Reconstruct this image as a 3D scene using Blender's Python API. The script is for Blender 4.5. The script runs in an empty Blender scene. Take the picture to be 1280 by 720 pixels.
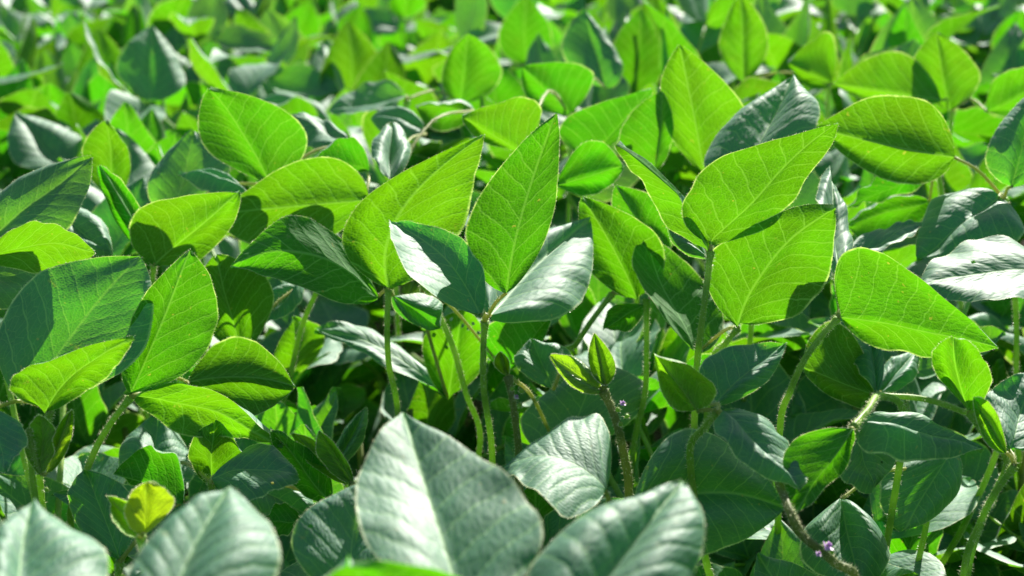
import bpy, math, random
from mathutils import Vector, Matrix, noise

RNG = random.Random(7)
rad = math.radians
scene = bpy.context.scene
COL = scene.collection

# ------------------------------------------------------------------ camera
CAM_Z, PITCH, LENS, SENSOR = 0.88, 15.0, 50.0, 36.0
F = LENS / SENSOR * 1280.0                       # focal length in photo pixels
CAM = Vector((0, 0, CAM_Z))
RIGHT = Vector((1, 0, 0))
UP = Vector((0, math.sin(rad(PITCH)), math.cos(rad(PITCH))))
FWD = Vector((0, math.cos(rad(PITCH)), -math.sin(rad(PITCH))))


def at(px, py, d):
    """the place in the field seen at photo pixel px, py at depth d metres"""
    return CAM + RIGHT * ((px - 640) / F * d) + UP * (-(py - 360) / F * d) + FWD * d


def seen(p):
    v = p - CAM
    d = v.dot(FWD)
    if d < 0.02:
        return None
    return 640 + v.dot(RIGHT) / d * F, 360 - v.dot(UP) / d * F, d


cd = bpy.data.cameras.new("camera")
cd.lens, cd.sensor_width = LENS, SENSOR
cd.clip_start, cd.clip_end = 0.02, 2000
cd.dof.use_dof = True
cd.dof.focus_distance = 0.79
cd.dof.aperture_fstop = 9.0
cam = bpy.data.objects.new("camera", cd)
cam.location = CAM
cam.rotation_euler = (rad(90 - PITCH), 0, 0)
COL.objects.link(cam)
scene.camera = cam

# ------------------------------------------------------------------ light
SUN_EL, SUN_AZ = 41.0, 24.0                      # behind the plants, a little to the right
w = bpy.data.worlds.new("World")
scene.world = w
w.use_nodes = True
nt = w.node_tree
bg = nt.nodes["Background"]
sky = nt.nodes.new("ShaderNodeTexSky")
sky.sky_type = 'NISHITA'
sky.sun_disc = False
sky.sun_elevation = rad(SUN_EL)
sky.sun_rotation = rad(SUN_AZ)
nt.links.new(sky.outputs[0], bg.inputs[0])
bg.inputs[1].default_value = 0.05
sd = bpy.data.lights.new("sun", 'SUN')
sd.energy = 5.0
sd.angle = rad(0.5)
sd.color = (1.0, 0.955, 0.87)
sun = bpy.data.objects.new("sun", sd)
s_dir = Vector((math.sin(rad(SUN_AZ)) * math.cos(rad(SUN_EL)), math.cos(rad(SUN_AZ)) * math.cos(rad(SUN_EL)), math.sin(rad(SUN_EL))))
sun.rotation_euler = s_dir.to_track_quat('Z', 'Y').to_euler()
COL.objects.link(sun)

scene.view_settings.view_transform = 'Standard'
scene.view_settings.look = 'None'
scene.view_settings.gamma = 1.0
scene.view_settings.use_curve_mapping = False
scene.view_settings.exposure = 0.92
scene.cycles.max_bounces = 6
scene.cycles.transmission_bounces = 3
scene.cycles.diffuse_bounces = 2
scene.cycles.use_denoising = True


# ------------------------------------------------------------------ materials
class N:
    """small node-building helper"""
    def __init__(self, name):
        self.m = bpy.data.materials.new(name)
        self.m.use_nodes = True
        self.t = self.m.node_tree
        self.t.nodes.clear()
        self.out = self.t.nodes.new("ShaderNodeOutputMaterial")

    def n(self, kind, **kw):
        x = self.t.nodes.new(kind)
        for k, v in kw.items():
            setattr(x, k, v)
        return x

    def put(self, sock, v):
        if isinstance(v, bpy.types.NodeSocket):
            self.t.links.new(v, sock)
        elif isinstance(v, (tuple, list)) and len(v) == 3 and sock.type == 'RGBA':
            sock.default_value = (*v, 1)
        else:
            sock.default_value = v

    def math(self, op, a, b=0.0, c=0.0, clamp=False):
        x = self.n("ShaderNodeMath", operation=op, use_clamp=clamp)
        self.put(x.inputs[0], a)
        self.put(x.inputs[1], b)
        self.put(x.inputs[2], c)
        return x.outputs[0]

    def ramp(self, v, a, b, lo=0.0, hi=1.0):
        x = self.n("ShaderNodeMapRange", interpolation_type='SMOOTHSTEP')
        for i, q in enumerate((v, a, b, lo, hi)):
            self.put(x.inputs[i], q)
        return x.outputs[0]

    def mix(self, f, a, b):
        x = self.n("ShaderNodeMix", data_type='RGBA')
        self.put(x.inputs[0], f)
        self.put(x.inputs[6], a)
        self.put(x.inputs[7], b)
        return x.outputs[2]

    def noise(self, vec, scale, detail=2.0, rough=0.5):
        x = self.n("ShaderNodeTexNoise")
        self.put(x.inputs["Vector"], vec)
        x.inputs["Scale"].default_value = scale
        x.inputs["Detail"].default_value = detail
        x.inputs["Roughness"].default_value = rough
        return x.outputs[0]

    def surf(self, s):
        self.t.links.new(s, self.out.inputs[0])


def leaf_material(name, top, under, trans, vein_t, rough_top=0.40, bump=0.6, skin=0.30):
    k = N(name)
    uv = k.n("ShaderNodeUVMap", uv_map="leaf").outputs[0]
    ed = k.n("ShaderNodeUVMap", uv_map="edge").outputs[0]
    sx = k.n("ShaderNodeSeparateXYZ")
    k.put(sx.inputs[0], uv)
    x, y = sx.outputs[0], sx.outputs[1]
    se = k.n("ShaderNodeSeparateXYZ")
    k.put(se.inputs[0], ed)
    eu = k.math('ABSOLUTE', se.outputs[0])
    info = k.n("ShaderNodeObjectInfo")
    rnd = info.outputs["Random"]
    off = k.n("ShaderNodeCombineXYZ")
    k.put(off.inputs[0], k.math('MULTIPLY', rnd, 37.0))
    k.put(off.inputs[1], k.math('MULTIPLY', rnd, 91.0))
    k.put(off.inputs[2], k.math('MULTIPLY', rnd, 13.0))
    vadd = k.n("ShaderNodeVectorMath", operation='ADD')
    k.put(vadd.inputs[0], uv)
    k.put(vadd.inputs[1], off.outputs[0])
    lv = vadd.outputs[0]
    wob = k.math('SUBTRACT', k.noise(lv, 7.0, 2.0), 0.5)
    a = k.math('ABSOLUTE', x)
    side = k.math('MULTIPLY', k.math('GREATER_THAN', x, 0.0), 0.43)
    ph = k.math('SUBTRACT', y, k.math('MULTIPLY', a, 0.95))
    ph = k.math('ADD', ph, k.math('MULTIPLY', k.math('MULTIPLY', a, a), 0.55))
    ph = k.math('ADD', ph, k.math('MULTIPLY', wob, 0.075))
    ph = k.math('ADD', k.math('MULTIPLY', ph, 7.6), side)
    fr = k.math('FRACT', ph)
    dsec = k.math('ABSOLUTE', k.math('SUBTRACT', fr, 0.5))          # 0.5 on a side vein
    sec = k.ramp(dsec, 0.445, 0.488)
    mid = k.ramp(a, 0.0035, 0.011, 1.0, 0.0)
    # cells between the side veins
    cv = k.n("ShaderNodeCombineXYZ")
    k.put(cv.inputs[0], k.math('MULTIPLY', x, 30.0))
    k.put(cv.inputs[1], k.math('ADD', k.math('MULTIPLY', ph, 2.0), k.math('MULTIPLY', rnd, 50.0)))
    vo = k.n("ShaderNodeTexVoronoi", feature='DISTANCE_TO_EDGE', voronoi_dimensions='2D')
    k.put(vo.inputs["Vector"], cv.outputs[0])
    vo.inputs["Scale"].default_value = 1.0
    cell = vo.outputs["Distance"]
    ter = k.ramp(cell, 0.0, 0.07, 1.0, 0.0)
    cv2 = k.n("ShaderNodeTexVoronoi", feature='DISTANCE_TO_EDGE', voronoi_dimensions='2D')
    k.put(cv2.inputs["Vector"], lv)
    cv2.inputs["Scale"].default_value = 62.0
    fine = cv2.outputs["Distance"]
    vein = k.math('MAXIMUM', mid, k.math('MAXIMUM', k.math('MULTIPLY', sec, 0.95), k.math('MULTIPLY', ter, 0.50)))
    margin = k.math('MULTIPLY', k.ramp(eu, 0.962, 0.988), k.ramp(k.noise(lv, 16.0, 2.0), 0.36, 0.62, 0.35, 1.0))
    patch = k.noise(lv, 3.2, 3.0)
    # colours of the two faces and of the light let through
    back = k.n("ShaderNodeNewGeometry").outputs["Backfacing"]
    face = k.mix(back, top, under)
    hue = k.n("ShaderNodeHueSaturation")
    k.put(hue.inputs["Color"], face)
    k.put(hue.inputs["Hue"], k.math('ADD', 0.487, k.math('MULTIPLY', rnd, 0.026)))
    k.put(hue.inputs["Value"], k.math('ADD', 0.62, k.math('ADD', k.math('MULTIPLY', k.noise(lv, 40.0, 2.0), 0.3), k.math('MULTIPLY', patch, 0.50))))
    spk = k.math('MAXIMUM', k.ramp(k.noise(lv, 26.0, 1.0), 0.755, 0.785), k.math('MULTIPLY', k.ramp(k.noise(lv, 9.0, 4.0, 0.65), 0.66, 0.74), 0.7))
    refl = k.mix(k.math('MULTIPLY', vein, 0.75), hue.outputs[0], vein_t)
    refl = k.mix(k.math('MULTIPLY', spk, 0.55), refl, (0.20, 0.19, 0.05))
    refl = k.mix(k.math('MULTIPLY', margin, 0.8), refl, (0.42, 0.46, 0.26))
    hut = k.n("ShaderNodeHueSaturation")
    k.put(hut.inputs["Color"], trans)
    k.put(hut.inputs["Hue"], k.math('ADD', 0.472, k.math('ADD', k.math('MULTIPLY', patch, 0.026), k.math('MULTIPLY', k.math('FRACT', k.math('MULTIPLY', rnd, 7.31)), 0.034))))
    mot = k.math('ADD', k.math('MULTIPLY', k.noise(lv, 48.0, 2.0), 0.30), k.math('MULTIPLY', k.ramp(fine, 0.0, 0.4), -0.16))
    k.put(hut.inputs["Value"], k.math('ADD', k.math('ADD', k.math('ADD', 0.38, k.math('MULTIPLY', rnd, 0.36)), mot), k.math('MULTIPLY', patch, 0.74)))
    tr = k.mix(k.math('MULTIPLY', vein, 0.36), hut.outputs[0], (0.15, 0.30, 0.02))
    tr = k.mix(k.math('MULTIPLY', spk, 0.5), tr, (0.30, 0.27, 0.03))
    tr = k.mix(k.math('MULTIPLY', margin, 0.7), tr, (0.42, 0.50, 0.12))
    # relief
    h = k.math('MULTIPLY', k.ramp(cell, 0.0, 0.45), 0.40)
    h = k.math('ADD', h, k.math('MULTIPLY', k.ramp(dsec, 0.5, 0.30), 0.40))
    h = k.math('ADD', h, k.math('MULTIPLY', k.ramp(fine, 0.0, 0.45), 0.32))
    h = k.math('SUBTRACT', h, k.math('MULTIPLY', mid, 0.5))
    h = k.math('ADD', h, k.math('MULTIPLY', k.noise(lv, 20.0, 3.0), 0.7))
    bp = k.n("ShaderNodeBump")
    bp.inputs["Strength"].default_value = bump
    bp.inputs["Distance"].default_value = 0.0012
    k.put(bp.inputs["Height"], h)
    # the waxy, hairy skin only follows the larger relief
    h2 = k.math('ADD', k.math('MULTIPLY', k.ramp(dsec, 0.5, 0.22), 0.55), k.math('MULTIPLY', k.ramp(cell, 0.0, 0.5), 0.35))
    h2 = k.math('ADD', h2, k.math('MULTIPLY', k.noise(lv, 14.0, 2.0), 0.7))
    h2 = k.math('SUBTRACT', h2, k.math('MULTIPLY', mid, 0.4))
    b2 = k.n("ShaderNodeBump")
    b2.inputs["Strength"].default_value = skin
    b2.inputs["Distance"].default_value = 0.0012
    k.put(b2.inputs["Height"], h2)
    p = k.n("ShaderNodeBsdfPrincipled")
    k.put(p.inputs["Base Color"], refl)
    k.put(p.inputs["Roughness"], k.math('ADD', k.math('ADD', rough_top, k.math('MULTIPLY', back, 0.16)), k.math('MULTIPLY', k.math('SUBTRACT', k.noise(lv, 9.0, 3.0), 0.5), 0.22)))
    k.put(p.inputs["Specular IOR Level"], k.math('SUBTRACT', 0.85, k.math('MULTIPLY', back, 0.62)))
    p.inputs["Sheen Weight"].default_value = 0.05
    p.inputs["Sheen Roughness"].default_value = 0.45
    k.put(p.inputs["Normal"], b2.outputs[0])
    gl = k.n("ShaderNodeBsdfAnisotropic")                           # the downy surface: a pale broad shine
    k.put(gl.inputs["Color"], k.mix(back, (0.034, 0.038, 0.034), (0.012, 0.014, 0.010)))
    gl.inputs["Roughness"].default_value = 0.72
    k.put(gl.inputs["Normal"], b2.outputs[0])
    tl = k.n("ShaderNodeBsdfTranslucent")
    k.put(tl.inputs[0], tr)
    k.put(tl.inputs["Normal"], bp.outputs[0])
    ad = k.n("ShaderNodeAddShader")
    k.t.links.new(p.outputs[0], ad.inputs[0])
    k.t.links.new(tl.outputs[0], ad.inputs[1])
    ad2 = k.n("ShaderNodeAddShader")
    k.t.links.new(ad.outputs[0], ad2.inputs[0])
    k.t.links.new(gl.outputs[0], ad2.inputs[1])
    k.surf(ad2.outputs[0])
    return k.m


M_LEAF = leaf_material("soybean_leaf", (0.016, 0.115, 0.058), (0.020, 0.095, 0.012), (0.058, 0.205, 0.0006), (0.15, 0.32, 0.10), 0.62, 0.42)
M_YOUNG = leaf_material("young_soybean_leaf", (0.05, 0.12, 0.025), (0.09, 0.17, 0.035), (0.17, 0.34, 0.004), (0.22, 0.30, 0.07), 0.5, 0.9, 0.6)
M_SHOOT = leaf_material("yellow_soybean_shoot_leaf", (0.11, 0.18, 0.025), (0.16, 0.22, 0.04), (0.27, 0.44, 0.004), (0.25, 0.30, 0.06), 0.5, 0.9, 0.6)


def stalk_material(name, c1, c2, trans=0.25, rough=0.5):
    k = N(name)
    tc = k.n("ShaderNodeTexCoord").outputs["Object"]
    f = k.ramp(k.noise(tc, 60.0, 3.0), 0.35, 0.7)
    c = k.mix(f, c1, c2)
    p = k.n("ShaderNodeBsdfPrincipled")
    k.put(p.inputs["Base Color"], c)
    p.inputs["Roughness"].default_value = rough
    tl = k.n("ShaderNodeBsdfTranslucent")
    k.put(tl.inputs[0], k.mix(trans, c, c1))
    ad = k.n("ShaderNodeAddShader")
    k.t.links.new(p.outputs[0], ad.inputs[0])
    k.t.links.new(tl.outputs[0], ad.inputs[1])
    k.surf(ad.outputs[0])
    return k.m


M_STALK = stalk_material("green_leaf_stalk", (0.15, 0.27, 0.035), (0.24, 0.35, 0.06))
M_STEM = stalk_material("brownish_stem", (0.10, 0.14, 0.035), (0.17, 0.19, 0.06))
M_JOINT = stalk_material("pale_leaf_joint", (0.22, 0.26, 0.06), (0.32, 0.31, 0.11))

k = N("pale_leaf_hair")
p = k.n("ShaderNodeBsdfPrincipled")
p.inputs["Base Color"].default_value = (0.62, 0.60, 0.42, 1)
p.inputs["Roughness"].default_value = 0.4
tl = k.n("ShaderNodeBsdfTranslucent")
tl.inputs[0].default_value = (0.36, 0.36, 0.24, 1)
ad = k.n("ShaderNodeAddShader")
k.t.links.new(p.outputs[0], ad.inputs[0])
k.t.links.new(tl.outputs[0], ad.inputs[1])
k.surf(ad.outputs[0])
M_HAIR = k.m

k = N("violet_petal")
p = k.n("ShaderNodeBsdfPrincipled")
p.inputs["Base Color"].default_value = (0.50, 0.36, 0.58, 1)
p.inputs["Roughness"].default_value = 0.5
tl = k.n("ShaderNodeBsdfTranslucent")
tl.inputs[0].default_value = (0.26, 0.16, 0.30, 1)
ad = k.n("ShaderNodeAddShader")
k.t.links.new(p.outputs[0], ad.inputs[0])
k.t.links.new(tl.outputs[0], ad.inputs[1])
k.surf(ad.outputs[0])
M_PETAL = k.m

k = N("dry_brown_soil")
tc = k.n("ShaderNodeTexCoord").outputs["Object"]
c = k.mix(k.ramp(k.noise(tc, 9.0, 6.0, 0.65), 0.3, 0.7), (0.035, 0.024, 0.015), (0.10, 0.072, 0.045))
p = k.n("ShaderNodeBsdfPrincipled")
k.put(p.inputs["Base Color"], c)
p.inputs["Roughness"].default_value = 0.95
bp = k.n("ShaderNodeBump")
bp.inputs["Strength"].default_value = 0.9
bp.inputs["Distance"].default_value = 0.03
k.put(bp.inputs["Height"], k.noise(tc, 28.0, 6.0, 0.7))
k.put(p.inputs["Normal"], bp.outputs[0])
k.surf(p.outputs[0])
M_SOIL = k.m


# ------------------------------------------------------------------ mesh helpers
class MB:
    """collects faces; build() links them as ONE mesh object"""
    def __init__(self):
        self.v, self.f, self.mi, self.uv, self.ue = [], [], [], [], []
        self.smooth = []

    def face(self, idx, mi=0, uv=None, ue=None, smooth=True):
        self.f.append(idx)
        self.mi.append(mi)
        self.uv.extend(uv or [(0.0, 0.0)] * len(idx))
        self.ue.extend(ue or [(0.0, 0.0)] * len(idx))
        self.smooth.append(smooth)

    def mesh(self, name, mats):
        me = bpy.data.meshes.new(name)
        me.from_pydata([tuple(q) for q in self.v], [], self.f)
        for m in mats:
            me.materials.append(m)
        me.polygons.foreach_set("material_index", self.mi)
        me.polygons.foreach_set("use_smooth", self.smooth)
        for nm, dat in (("leaf", self.uv), ("edge", self.ue)):
            l = me.uv_layers.new(name=nm)
            l.data.foreach_set("uv", [c for q in dat for c in q])
        me.update()
        return me

    def build(self, name, mats, parent=None):
        return link(name, self.mesh(name, mats), parent)


def link(name, data, parent=None):
    o = bpy.data.objects.new(name, data)
    COL.objects.link(o)
    if parent is not None:
        o.parent = parent
    return o


def smooth_line(pts, per=6):
    """Catmull-Rom through points"""
    if len(pts) < 3:
        a, b = pts[0], pts[-1]
        return [a.lerp(b, i / per) for i in range(per + 1)]
    q = [pts[0] * 2 - pts[1]] + list(pts) + [pts[-1] * 2 - pts[-2]]
    out = []
    for i in range(1, len(q) - 2):
        p0, p1, p2, p3 = q[i - 1], q[i], q[i + 1], q[i + 2]
        for s in range(per):
            t = s / per
            out.append(0.5 * ((2 * p1) + (p2 - p0) * t + (2 * p0 - 5 * p1 + 4 * p2 - p3) * t * t + (3 * p1 - p0 - 3 * p2 + p3) * t ** 3))
    out.append(q[-2])
    return out


def tube(mb, line, r0, r1, sides=8, mi=0, hair=0.0, hair_mi=1, hair_len=0.0018, rng=RNG, swell=0.0, flute=0.0):
    n = len(line)
    ref = Vector((0.3, 0.9, 0.1)).normalized()
    base = len(mb.v)
    rings = []
    total = 0.0
    for i in range(n):
        t = (line[min(i + 1, n - 1)] - line[max(i - 1, 0)])
        t = t.normalized() if t.length > 1e-9 else Vector((0, 0, 1))
        a = t.cross(ref)
        a = a.normalized() if a.length > 1e-4 else t.orthogonal().normalized()
        b = t.cross(a).normalized()
        ref = b if False else ref
        f = i / (n - 1)
        r = r0 + (r1 - r0) * f
        if swell:
            r *= 1 + swell * (math.exp(-(f / 0.05) ** 2) + 0.6 * math.exp(-((1 - f) / 0.05) ** 2))
        rings.append((line[i], a, b, r))
        for s in range(sides):
            g = 2 * math.pi * s / sides
            rr = r * (1 + flute * math.cos(g * 3))
            mb.v.append(line[i] + a * (math.cos(g) * rr) + b * (math.sin(g) * rr))
        if i:
            total += (line[i] - line[i - 1]).length
    for i in range(n - 1):
        for s in range(sides):
            s2 = (s + 1) % sides
            mb.face([base + i * sides + s, base + i * sides + s2, base + (i + 1) * sides + s2, base + (i + 1) * sides + s], mi)
    c0 = len(mb.v)
    mb.v.append(line[0])
    mb.v.append(line[-1])
    for s in range(sides):
        s2 = (s + 1) % sides
        mb.face([c0, base + s2, base + s], mi)
        mb.face([c0 + 1, base + (n - 1) * sides + s, base + (n - 1) * sides + s2], mi)
    for _ in range(int(hair * total)):
        f = rng.random() * (n - 1)
        i = min(int(f), n - 2)
        p0, a, b, r = rings[i]
        pp = p0.lerp(rings[i + 1][0], f - i)
        g = rng.random() * 2 * math.pi
        d = a * math.cos(g) + b * math.sin(g)
        spike(mb, pp + d * r * 0.9, (d + noise_vec(rng) * 0.45).normalized(), hair_len * rng.uniform(0.5, 1.3), rng, hair_mi)


def noise_vec(rng):
    return Vector((rng.uniform(-1, 1), rng.uniform(-1, 1), rng.uniform(-1, 1)))


def spike(mb, p, d, ln, rng, mi, wd=0.00012):
    s = d.cross(noise_vec(rng))
    s = s.normalized() * wd if s.length > 1e-6 else Vector((wd, 0, 0))
    i = len(mb.v)
    mb.v += [p - s, p + s, p + d * ln]
    mb.face([i, i + 1, i + 2], mi, smooth=False)


def profile(v, q):
    return max(0.012, math.sin(math.pi * min(max(v, 0.0), 1.0) ** 0.73)) ** q


def blade(mb, B, C, T, lat_l, lat_r, flip, nu, nv, rng, pucker=0.0005, camber=0.0, ripple=0.0, hair=0, holes=0, q=0.80, curl_l=0.0, curl_r=0.0, warp=0.0040):
    """one leaflet: a bent midrib B-C-T (quadratic) and a half blade to each side"""
    n_vis = (lat_r - lat_l).cross(T - B)
    n_vis = n_vis.normalized() if n_vis.length > 1e-9 else Vector((0, 0, 1))
    n_top = -n_vis if flip else n_vis
    length = (C - B).length + (T - C).length
    length = 0.5 * (length + (T - B).length)
    base = len(mb.v)
    uvs, ues = [], []
    seed = noise_vec(rng) * 40
    asp_l, asp_r = lat_l.length / length, lat_r.length / length
    # tips of the side lobes sweep a little towards the tip of the leaflet
    for j in range(nv + 1):
        v = j / nv
        v = v * v * (3 - 2 * v) * 0.35 + v * 0.65
        m = B * (1 - v) ** 2 + C * (2 * v * (1 - v)) + T * v * v
        wv = profile(v, q)
        for i in range(nu + 1):
            u = -1 + 2 * i / nu
            a = abs(u)
            lat, asp, cu = (lat_l, asp_l, curl_l) if u < 0 else (lat_r, asp_r, curl_r)
            pos = m + lat * (a * wv * (1 + 0.10 * noise.noise(seed + Vector((3 if u < 0 else -3, v * 3.1, 0))) + 0.018 * noise.noise(seed + Vector((5 if u < 0 else -5, v * 11, 0)))))
            x = u * wv * asp
            off = camber * 4 * (a - a * a) * wv * 0.036 - cu * a ** 3 * wv * 0.036
            ph = 7.6 * (v - 0.95 * abs(x) + 0.55 * x * x) + (0.43 if x > 0 else 0)
            bulge = abs(math.sin(math.pi * ph)) ** 0.8
            off += pucker * (bulge - 0.5) * (1 - a ** 4) * min(1, a * 5) * min(1, 6 * (1 - v))
            off += warp * noise.noise(seed + Vector((u * 1.4, v * 2.2, 0)))
            if ripple:
                off += ripple * a * a * noise.noise(seed + Vector((u * 0.7, v * 6.5, 7)))
            mb.v.append(pos + n_top * off)
            uvs.append((x, v))
            ues.append((u, v))
    drop = set()
    for _ in range(holes):
        drop.add((rng.randrange(2, nu - 2), rng.randrange(nv // 4, nv - 3)))
    for j in range(nv):
        for i in range(nu):
            if (i, j) in drop:
                continue
            s = [j * (nu + 1) + i, j * (nu + 1) + i + 1, (j + 1) * (nu + 1) + i + 1, (j + 1) * (nu + 1) + i]
            if flip:
                s = s[::-1]
            mb.face([base + z for z in s], 0, [uvs[z] for z in s], [ues[z] for z in s])
    if hair:
        for sgn, col, lat in ((-1, 0, lat_l), (1, nu, lat_r)):
            e = [mb.v[base + j * (nu + 1) + col] for j in range(nv + 1)]
            ld = lat.normalized()
            for _ in range(hair):
                f = rng.random() * (nv - 0.01)
                j = int(f)
                pp = e[j].lerp(e[j + 1], f - j)
                tg = (e[j + 1] - e[j])
                tg = tg.normalized() if tg.length > 1e-9 else ld
                out = ld - tg * ld.dot(tg)
                out = out.normalized() if out.length > 1e-6 else ld
                spike(mb, pp - out * 0.0001, (out + tg * 0.35 + noise_vec(rng) * 0.45).normalized(), rng.uniform(0.0005, 0.0012), rng, 1)


def tag(o, label, cat=None, group=None, kind=None):
    if label:
        o["label"] = label
    if cat:
        o["category"] = cat
    if group:
        o["group"] = group
    if kind:
        o["kind"] = kind
    return o


# ------------------------------------------------------------------ stock leaflets for the plants that are not in focus
def stock_leaflet(seed, fine):
    rng = random.Random(seed)
    ln = 1.0
    mb = MB()
    wd = rng.uniform(0.31, 0.41)
    fold = rng.uniform(-0.15, 0.58)
    bend = rng.uniform(-0.30, 0.16)
    lat_l = Vector((-math.cos(fold), 0.05, math.sin(fold))) * wd
    lat_r = Vector((math.cos(fold), 0.05, math.sin(fold))) * wd * rng.uniform(0.92, 1.05)
    B, T = Vector((0, 0, 0)), Vector((rng.uniform(-.05, .05), 1, bend * 1.2))
    C = Vector((0, 0.5, -bend * 0.9))
    # work at true size so that the relief has its real height
    s = 0.098
    blade(mb, B * s, C * s, T * s, lat_l * s, lat_r * s, False, 14 if fine else 8, 20 if fine else 10, rng,
          pucker=0.0003, camber=rng.uniform(-0.1, 0.3), ripple=0.005, warp=0.006, q=rng.uniform(0.74, 0.9), hair=60 if fine else 0,
          curl_l=rng.uniform(-0.2, 0.35), curl_r=rng.uniform(-0.2, 0.35))
    return mb


STOCK_MB = [stock_leaflet(100 + i, False) for i in range(12)]
STOCK = [mb.mesh("leaflet", [M_LEAF, M_HAIR]) for mb in STOCK_MB]
STOCK_FINE = [stock_leaflet(100 + i, True).mesh("leaflet", [M_LEAF, M_HAIR]) for i in range(12)]


def orient(base, direction, normal, scale):
    y = direction.normalized()
    z = normal - y * normal.dot(y)
    z = z.normalized() if z.length > 1e-5 else y.orthogonal().normalized()
    x = y.cross(z)
    m = Matrix((x, y, z)).transposed().to_4x4()
    return Matrix.Translation(base) @ m @ Matrix.Scale(scale, 4)


def trifoliate_plan(rng, node, az, length, lift, big=1.0, low=0):
    """the stalk line and the three leaflet matrices of a leaf leaving the stem at node (plant space)"""
    el = rad(lift)
    d = Vector((math.cos(az) * math.cos(el), math.sin(az) * math.cos(el), math.sin(el)))
    sag = Vector((math.cos(az), math.sin(az), 0)) * length * 0.18
    J = node + d * length
    line = smooth_line([node, node + d * (length * 0.5) - sag * 0.4 + Vector((0, 0, length * 0.05)), J], 4)
    out = Vector((math.cos(az), math.sin(az), 0))
    mats, arms = [], []
    sc = rng.uniform(0.78, 1.12) * big
    for kx in (0, 1, -1):
        a2 = az + kx * rad(rng.uniform(70, 105)) + rad(rng.uniform(-15, 15))
        e2 = rad(rng.choice((rng.uniform(-25, 20), rng.uniform(15, 60), rng.uniform(45, 85)) if not low else (rng.uniform(-25, 15), rng.uniform(15, 50), rng.uniform(40, 75), rng.uniform(50, 88))))
        dd = Vector((math.cos(a2) * math.cos(e2), math.sin(a2) * math.cos(e2), math.sin(e2)))
        nn = Vector((0, 0, 1)) * math.cos(e2) - Vector((math.cos(a2), math.sin(a2), 0)) * math.sin(e2)
        nn = nn + dd.cross(nn) * rng.uniform(-0.7, 0.7)
        bb = J + (out * 0.022 + Vector((0, 0, 0.008)) if kx == 0 else dd * 0.004)
        arms.append(bb)
        mats.append(orient(bb, dd, nn, sc * (1.0 if kx == 0 else 0.93)))
    return line, J, arms, mats


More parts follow.
